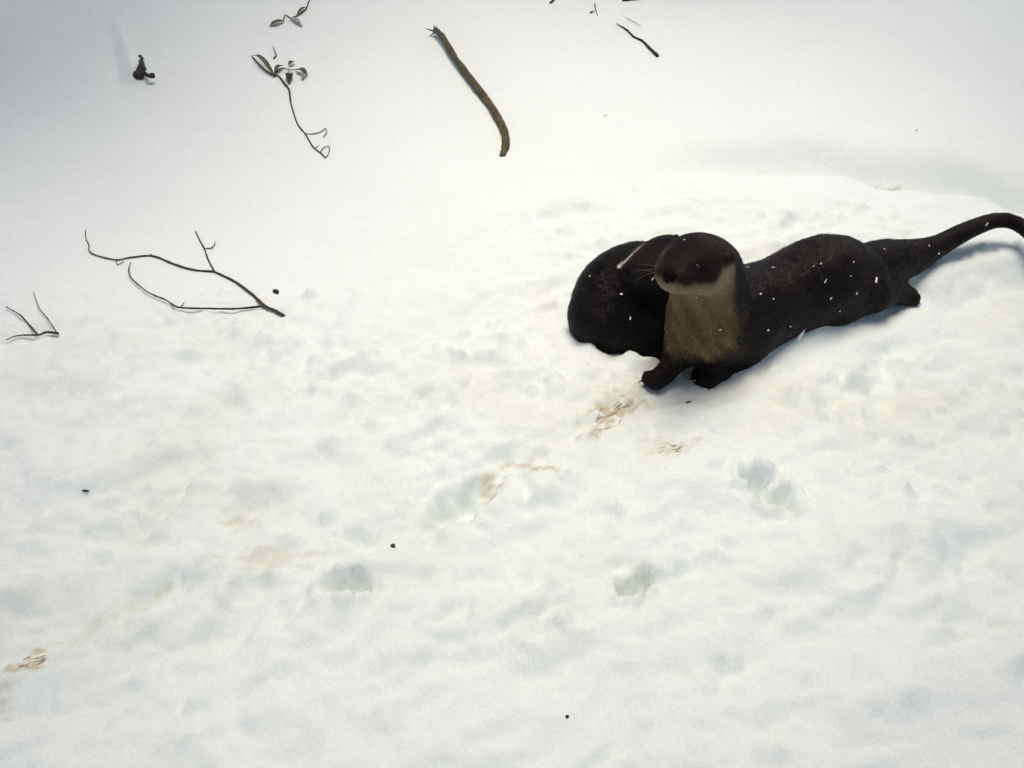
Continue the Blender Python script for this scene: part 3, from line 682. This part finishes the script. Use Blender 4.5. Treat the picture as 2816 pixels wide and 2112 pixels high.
# ---- the rear otter, curled with its muzzle turned back onto its own flank
def rear_otter():
    root = empty('otter', (0.24, 1.62, 0.0), 'black otter hunched round behind the tan-throated one, thin pale streak beside its head', 'otter', 'otters on the snow')
    B = Body()
    sp = O2['spine']
    B.chain(sp, 0.04, -1)
    B.chain(O2['belly'], 0.03, -1)
    B.chain(O2['neck'], 0.025, -1)
    c = np.array(O2['skull'][:3])
    fr = frame(np.array(O2['muzzle'][:3]) - c + np.array([0, 0, 0.004]))
    add_head(B, c, fr, 0.88, 0.02)
    tail = [[0.20, 1.66, 0.045, .045], [0.27, 1.71, 0.03, .033], [0.37, 1.745, 0.018, .024], [0.47, 1.80, 0.014, .018], [0.56, 1.86, 0.012, .012], [0.63, 1.92, 0.012, .007]]
    B.chain(tail, 0.025)
    hind = [[0.155, 1.60, 0.045, .05], [0.135, 1.585, 0.02, .026], [0.15, 1.555, 0.006, .014], [0.165, 1.54, 0.004, .012]]
    fore = [[0.30, 1.58, 0.045, .045], [0.30, 1.55, 0.02, .022], [0.285, 1.525, 0.008, .014], [0.27, 1.515, 0.006, .012]]
    B.chain(hind, 0.02); B.chain(fore, 0.015)
    th = paw(B, hind, 0.4, n=5); tf = paw(B, fore, 0.35)
    v, f = B.mesh(0.0045)
    v = smooth_mesh(v, f, 2)
    st = [np.array(q) for q in O2['streak']]
    memo = {}
    def colour(p):
        n2 = noise3(p, 18); n = noise3(p, 70)
        out = 0.8 * DARK + (BROWN - DARK) * np.clip(0.25 + 0.7 * n2, 0, 1)[:, None] * 0.7
        d = np.full(len(p), 1.0); w = np.zeros(len(p))
        vd = np.array([0.10, 0.84, -0.53]); vd /= np.linalg.norm(vd)
        for i, (a, b) in enumerate(zip(st[:-1], st[1:])):
            ab = b - a
            qv = p - a; qv = qv - (qv @ vd)[:, None] * vd; abp = ab - (ab @ vd) * vd
            t = np.clip((qv @ abp) / (abp @ abp), 0, 1)
            dd = np.linalg.norm(qv - t[:, None] * abp, axis=1)
            w = np.where(dd < d, (i + t) / 2, w); d = np.minimum(d, dd)
        dep = (p - st[1]) @ vd
        m = sm(0.0034, 0.0018, d + 0.0012 * n) * (np.abs(dep) < 0.06)
        bins = np.clip((w * 8).astype(int), 0, 8)
        if 'front' not in memo:                       # only the skin nearest the viewer along the mark
            memo['front'] = [dep[(m > 0.2) & (bins == b)].min() if ((m > 0.2) & (bins == b)).any() else 9.0 for b in range(9)]
        m = m * (dep < np.array(memo['front'])[bins] + 0.010)
        sc = np.array([0.55, 0.53, 0.48]) * (1 - w[:, None]) + np.array([0.28, 0.135, 0.075]) * w[:, None]
        return out * (1 - m[:, None]) + sc * m[:, None]
    def length(p):
        q = np.linalg.norm(p - c, axis=1)
        return 0.005 + 0.005 * sm(0.06, 0.12, q)
    mesh_obj('body', v, f, M_SKIN, root, cols=colour(v))
    V, F, C = fur_mesh(B, v, f, colour, length, 70000, 4)
    tag(mesh_obj('fur', V, F, M_FUR, root, smooth=False, cols=C), kind='stuff')
    head_parts(root, c, fr, 0.88, False)
    claws(root, th); claws(root, tf)
    return root, BVHTree.FromPolygons([tuple(x) for x in v], [tuple(x) for x in f])

otter1, bvh1 = front_otter()
otter2, bvh2 = rear_otter()

# ------------------------------------------------------------------ sticks, twigs and stems on the snow
def on_snow(pts, embed=0.0):
    """measured above the smooth bank: shift to the sculpted surface"""
    o = []
    for x, y, z in pts:
        o.append((x, y, z - float(base_h(np.array([x]), np.array([y]))[0]) + hz(x, y) - embed))
    return o

def thing_at(name, pts, label, cat, group=None):
    x, y, z = pts[0]
    return empty(name, (x, y, hz(x, y)), label, cat, group)

def leaf_mesh(a, b, w, curl=0.25, lift=0.35, seed=0):
    a = np.array(a); b = np.array(b); L_ = np.linalg.norm(b - a); d = (b - a) / L_
    s = np.cross(d, (0, 0, 1)); s /= np.linalg.norm(s); u = np.cross(s, d)
    V = []; F = []; n = 8
    q = np.random.default_rng(seed)
    for i in range(n + 1):
        t = i / n
        ww = w * (math.sin(math.pi * min(1, t * 0.97 + 0.03)) ** 0.75) * (1 - 0.35 * t) + 0.0004
        m = a + d * L_ * t + u * lift * L_ * math.sin(math.pi * t) * 0.3
        e = q.normal(size=2) * 0.08 * w
        for k, sg in ((0, -1), (1, 0), (2, 1)):
            V.append(m + s * ww * sg + u * (abs(sg) * curl * ww + e[0] * abs(sg)))
    for i in range(n):
        for k in range(2):
            F.append((i * 3 + k, i * 3 + k + 1, i * 3 + k + 4, i * 3 + k + 3))
    m0 = len(V)
    V += [x - u * 0.0006 for x in V]
    F += [tuple(m0 + i for i in reversed(q_)) for q_ in F]
    return V, F

p = on_snow(T['stick'])
stick = thing_at('fallen_stick', p, 'thick olive-brown stick lying alone on the snow, bent near its lower end', 'stick')
mesh_obj('stem', *tube(p, [.0075, .0086, .0088, .0098, .0094, .0100, .0098, .0100, .0078], 8, 14, 0.09, 2), M_STICK, stick)
fr_ = []
for i in range(7):
    a = np.array(p[0]) + np.array([rnd.uniform(-.006, .006), rnd.uniform(-.004, .004), rnd.uniform(-.005, .005)])
    d = np.array([rnd.uniform(-.03, .004), rnd.uniform(-.002, .035), rnd.uniform(-.02, .008)])
    fr_.append(tube([a, a + d * .5, a + d], [.003, .002, .0005], 2, 5, 0.2, i))
mesh_obj('splintered_end', *merge(*fr_), M_DARK, stick)

def twig(name, label, parts, cat='twig', group=None, mat=None):
    root = None
    for i, (pn, pts, rad) in enumerate(parts):
        q = on_snow(pts)
        if root is None: root = thing_at(name, q, label, cat, group)
        mesh_obj(pn, *tube(q, rad, 5, 7, 0.14, 10 + i), mat or M_TWIG, root)
    return root

tw = twig('forked_twig', 'thin bare forked twig with three curving branches lying left of the otters',
     [('stem', T['w_main'], [.0034, .0032, .0030, .0025, .0022]), ('side_branch', T['w_a'], [.0021, .0020, .0018, .0015, .0013, .0011, .0009]),
      ('side_branch', T['w_b'], [.0018, .0016, .0014, .0012]), ('side_branch', T['w_c'], [.0023, .0019, .0018, .0015, .0013, .0010]),
      ('spur', T['w_a1'], [.0010, .0007]), ('spur', T['w_a2'], [.0014, .0008]), ('spur', T['w_b1'], [.0011, .0012, .0006]), ('spur', T['w_c1'], [.0008, .0014, .0007])])
twig('small_twig', 'short three-pronged bare twig at the left edge of the snow',
     [('stem', T['v_main'], [.0026, .0022, .0016, .0013, .0008]), ('side_branch', T['v_a'], [.0018, .0014, .0010]), ('side_branch', T['v_b'], [.0012, .0009, .0006])])
sd = twig('leafy_seedling', 'slender bent seedling stem with dried curled leaves sticking out of the snow',
     [('stem', T['s_main'], [.0026, .0034, .0022, .0018, .0017, .0016, .0016, .0014]), ('side_branch', T['s_b'], [.0012, .0011, .0009]), ('side_branch', T['s_c'], [.0012, .0010, .0011]),
      ('spur', T['s_d'], [.0010, .0007]), ('side_branch', T['s_e'], [.0022, .0018, .0013, .0011]), ('side_branch', T['s_f'], [.0010, .0012, .0020]), ('side_branch', T['s_g'], [.0020, .0017, .0012]), ('spur', T['s_h'], [.0009, .0008])], 'seedling')
for i, (l, w, mt) in enumerate(zip(T['leafs'], [.011, .010, .008, .008, .008, .007], [M_LEAFD, M_LEAF, M_LEAF, M_LEAF, M_LEAF, M_PALE])):
    a, b = on_snow(l)
    mesh_obj('leaf', *leaf_mesh(a, b, w, 0.5, 0.4, i), mt, sd)
tp = twig('leafy_twig', 'small leafy twig poking from the snow above the bent seedling',
     [('stem', T['t_main'], [.0020, .0020, .0024, .0018, .0015, .0014]), ('spur', T['t_b'], [.0013, .0010])])
for i, (l, w) in enumerate(zip(T['t_leafs'], [.011, .008, .006])):
    a, b = on_snow(l)
    mesh_obj('leaf', *leaf_mesh(a, b, w, 0.5, 0.3, 20 + i), [M_LEAF, M_PALE, M_LEAF][i], tp)

twig('broken_twig', 'dark tapering twig right of the thick stick, thick end towards the otters', [('stem', T['r_e'], [.0008, .0028, .0032, .0034, .0046, .0052])], mat=M_DARK)
twig('dark_stick', 'short dark straight stick at the very top, right of centre', [('stem', T['r_d'], [.0048, .0046, .0042])], 'stick', mat=M_DARK)
twig('stem_stub', 'tiny upright dark stem between the top stick and the thick stick', [('stem', T['r_b'], [.0018, .0016, .0008]), ('spur', T['r_c'], [.0025, .0015])], 'stem')
twig('pale_twig', 'faint thin grey twig just above the dark tapering twig', [('stem', T['r_f'], [.0008, .0012, .0007])], mat=M_PALE)
twig('bud', 'small dark bud on the snow at the top, above the thick stick', [('stem', T['r_a'], [.0035, .0042, .002])], 'bud', mat=M_DARK)

# the snow-capped stub at upper left
q = [(a, b, float(base_h(np.array([a]), np.array([b]))[0]) + dz) for (a, b, c), dz in zip(T['stub'], (.010, .020, .008))]
stub = thing_at('broken_stub', q, 'dark broken branch stub poking from the end of a snow-covered ridge, upper left', 'stub')
mesh_obj('stem', *tube([(a + [.004, .010, .004][i], b, c) for i, (a, b, c) in enumerate(q)], [.006, .015, .012], 5, 10, 0.2, 9), M_DARK, stub)
mesh_obj('knob', *tube([(a + .006, b, float(base_h(np.array([a]), np.array([b]))[0]) + dz) for (a, b, c), dz in zip(T['knob'], (.016, .018, .02))], [.008, .005, .008], 4, 8, 0.2, 5), M_DARK, stub)
# pale stem poking out before the front otter
a, b = np.array(T['spike'][:3]), np.array(T['spike'][3:])
a[2] = hz(a[0], a[1]) - 0.004
b[2] = a[2] + 0.040
spk = empty('frosted_stem', tuple(a), 'pale frosted spike of stem poking up beside the front otter\'s belly', 'stem')
mesh_obj('stem', *tube([a, (a + b) / 2 + np.array([.001, 0, 0]), b], [.0042, .0032, .0006], 5, 8, 0.1, 8), M_FLAKE, spk)

# crumbs of bark, seeds and a scrap or two of leaf
def crumb(name, i, label, cat, size, mat, rot=0.0, squash=0.45):
    x, y, z = T['bits'][i]
    z = hz(x, y)
    bm = bmesh.new()
    bmesh.ops.create_icosphere(bm, subdivisions=2, radius=1)
    r_ = random.Random(i)
    for v in bm.verts:
        k = 1 + 0.22 * r_.uniform(-1, 1)
        v.co = Vector((v.co.x * size[0] * k, v.co.y * size[1] * k, v.co.z * size[2] * k))
    me = bpy.data.meshes.new(name); bm.to_mesh(me); bm.free()
    me.polygons.foreach_set('use_smooth', np.full(len(me.polygons), True))
    me.materials.append(mat)
    o = bpy.data.objects.new(name, me); COL.objects.link(o)
    o.location = (x, y, z + size[2] * 0.5); o.rotation_euler = (0, 0, rot)
    return tag(o, label, cat)
crumb('bark_chip', 0, 'dark bark chip just above the base of the forked twig', 'bark', (.0075, .0045, .005), M_DARK, -0.6)
crumb('needle_scrap', 1, 'tiny black sliver on the trodden snow at far left', 'scrap', (.007, .0016, .0016), M_DARK, -0.1)
crumb('seed', 2, 'small brown seed lying on the snow in the lower middle', 'seed', (.0034, .0034, .003), M_TWIG)
crumb('seed', 3, 'tiny dark seed nearest the camera, at the bottom', 'seed', (.002, .0022, .0018), M_DARK)
crumb('leaf_scrap', 4, 'little olive leaf scrap below the front otter\'s paws', 'leaf', (.006, .0028, .0015), M_LEAF, 0.5)
crumb('leaf_scrap', 5, 'faint grey leaf scrap on smooth snow above the rear otter', 'leaf', (.005, .0022, .0012), M_PALE, 0.9)
crumb('leaf_scrap', 6, 'faint grey leaf scrap on the snow above the otter\'s tail', 'leaf', (.006, .0022, .0012), M_PALE, 1.0)

# dead straw showing through the trodden snow
vf = []
for (cx, cy), (rl, rw, a, n) in zip([S['stains'][0], S['stains'][1], S['stains'][2], S['stains'][7]], [(.04, .014, .85, 26), (.02, .01, .6, 10), (.02, .01, .3, 8), (.014, .016, .5, 10)]):
    for i in range(n):
        t, s_ = rnd.uniform(-1, 1) * rl, rnd.gauss(0, .5) * rw
        x = cx + t * math.cos(a) - s_ * math.sin(a); y = cy + t * math.sin(a) + s_ * math.cos(a)
        d = a + rnd.gauss(0, .25); l = rnd.uniform(.012, .032)
        pts = [(x + k * l * math.cos(d), y + k * l * math.sin(d)) for k in (-.5, 0, .5)]
        vf.append(tube([(px, py, hz(px, py) + [-.0015, .0008, -.0012][j]) for j, (px, py) in enumerate(pts)], [.0004, .0007, .0003], 2, 4, 0))
tag(mesh_obj('dead_straw', *merge(*vf), M_STRAW), 'wisps of pale brown straw showing through trodden snow', 'straw', kind='stuff')

# ------------------------------------------------------------------ snowflakes caught on the fur
def flake_mesh(i):
    bm = bmesh.new(); bmesh.ops.create_icosphere(bm, subdivisions=1, radius=1)
    r_ = random.Random(i)
    for v in bm.verts: v.co *= 1 + 0.3 * r_.uniform(-1, 1)
    me = bpy.data.meshes.new('snowflake'); bm.to_mesh(me); bm.free()
    me.materials.append(M_FLAKE)
    return me
FM = [flake_mesh(i) for i in range(4)]
for i, (x, y, z, l, w, ang) in enumerate(FL):
    o0 = Vector((x, y, z)); d = Vector((x, y, z - 1.05)).normalized()
    best = None
    for nm, bv in (('front', bvh1), ('rear', bvh2)):
        hit = bv.ray_cast(o0 - d * 0.15, d, 0.8)
        if hit[0] is not None and (best is None or hit[3] < best[2]): best = (hit[0], hit[1], hit[3], nm)
    if best is None: continue
    o = bpy.data.objects.new('snowflake', FM[i % 4]); COL.objects.link(o)
    o.location = best[0] + best[1] * 0.005
    a = R(ang)
    ux = Vector((1, 0, 0)); uz = Vector((0, 0.59, 0.81))
    lx = (ux * math.cos(a) + uz * math.sin(a)); lz = best[1]; ly = lz.cross(lx).normalized(); lx = ly.cross(lz).normalized()
    o.rotation_euler = Matrix((lx, ly, lz)).transposed().to_euler()
    q_ = random.Random(i).uniform(0.55, 1.05)
    o.scale = (l * 0.52 * q_, w * 0.36 * q_, w * 0.25)
    tag(o, 'white snowflake caught on the fur of the ' + ('tan-throated front otter' if best[3] == 'front' else 'hunched rear otter'), 'snowflake', 'snowflakes on the ' + best[3] + ' otter')

# ------------------------------------------------------------------ added spruces out of view, dimming the snow towards its edges
M_NEEDLE = mat_bark('spruce_needles', (0.018, 0.038, 0.020), (0.05, 0.085, 0.045), 6, 0.7, 0.01)
M_TRUNK = mat_bark('spruce_bark', (0.05, 0.04, 0.032), (0.16, 0.13, 0.105), 14, 0.9, 0.02)

def spruce_meshes(seed, height=8.0, start=1.7, reach=1.35):
    r_ = random.Random(seed)
    tv, tf = tube([(0, 0, -.3), (0.01, 0, 1.5), (0.03, .02, 4), (0.02, .03, height)], [.17, .14, .09, .015], 6, 12, 0.05, seed)
    V = []; F = []; vf = []
    z = start
    while z < height - 0.3:
        t = (z - start) / (height - start)
        L0 = reach * (1 - t) ** 0.75 * (0.8 + 0.2 * min(1, (z - start) / 0.6))
        nb = 6 if t < 0.7 else 4
        a0 = r_.uniform(0, 6.28)
        for b in range(nb):
            a = a0 + b * 6.283 / nb + r_.uniform(-.3, .3); L_ = L0 * r_.uniform(.75, 1.15)
            ca, sa = math.cos(a), math.sin(a)
            pt = lambda s: np.array([ca * L_ * s, sa * L_ * s, z + r0 - 0.30 * L_ * s + 0.16 * L_ * s * s])
            r0 = r_.uniform(-.08, .08)
            vf.append(tube([pt(0), pt(.5), pt(1)], [.014, .009, .003], 2, 5, 0.1, b))
            n = 10
            for k in range(n):
                s = 0.12 + 0.88 * k / (n - 1); p0 = pt(s)
                for sd in (-1, 1):
                    w = (0.10 + 0.30 * L_ * (1 - s) ** 0.8) * r_.uniform(.75, 1.2)
                    d = np.array([ca * .55 - sa * sd * .83, sa * .55 + ca * sd * .83, -.22 + r_.uniform(-.12, .12)])
                    e = p0 + d * w; m = p0 + d * w * .5 + np.array([0, 0, .012])
                    for up in (np.array([0, 0, 1.0]), np.array([ca, sa, 0.2])):
                        sdv = np.cross(d, up); sdv = sdv / (np.linalg.norm(sdv) + 1e-9) * r_.uniform(.03, .045)
                        o = len(V)
                        V += [p0 - sdv * .5, p0 + sdv * .5, m + sdv, m - sdv, e]
                        F += [(o, o + 1, o + 2, o + 3), (o + 3, o + 2, o + 4)]
        z += r_.uniform(.22, .34)
    bv, bf = merge(*vf)
    return (tv, tf), (bv, bf), (V, F)

SPRUCE = []
for sd in (1, 2):
    (tv, tf), (bv, bf), (nv, nf) = spruce_meshes(sd)
    ms = []
    for nm, (v_, f_), m_ in (('trunk', (tv, tf), M_TRUNK), ('boughs', (bv, bf), M_TRUNK), ('crown', (nv, nf), M_NEEDLE)):
        me = bpy.data.meshes.new(nm); me.from_pydata([tuple(map(float, q)) for q in v_], [], f_); me.update()
        me.polygons.foreach_set('use_smooth', np.full(len(me.polygons), nm != 'crown')); me.materials.append(m_)
        ms.append((nm, me))
    SPRUCE.append(ms)
for i, (x, y, rz, sc) in enumerate(SHADE_TREES):
    root = empty('added_shade_spruce', (x, y, hz(x, y)), 'green spruce added out of view to shade the edges of the snow', 'tree', 'added spruces shading the snow')
    root.rotation_euler = (0, 0, rz); root.scale = (sc, sc, sc)
    for nm, me in SPRUCE[i % 2]:
        o = bpy.data.objects.new(nm, me); COL.objects.link(o); o.parent = root
        if nm != 'trunk': o['kind'] = 'stuff'
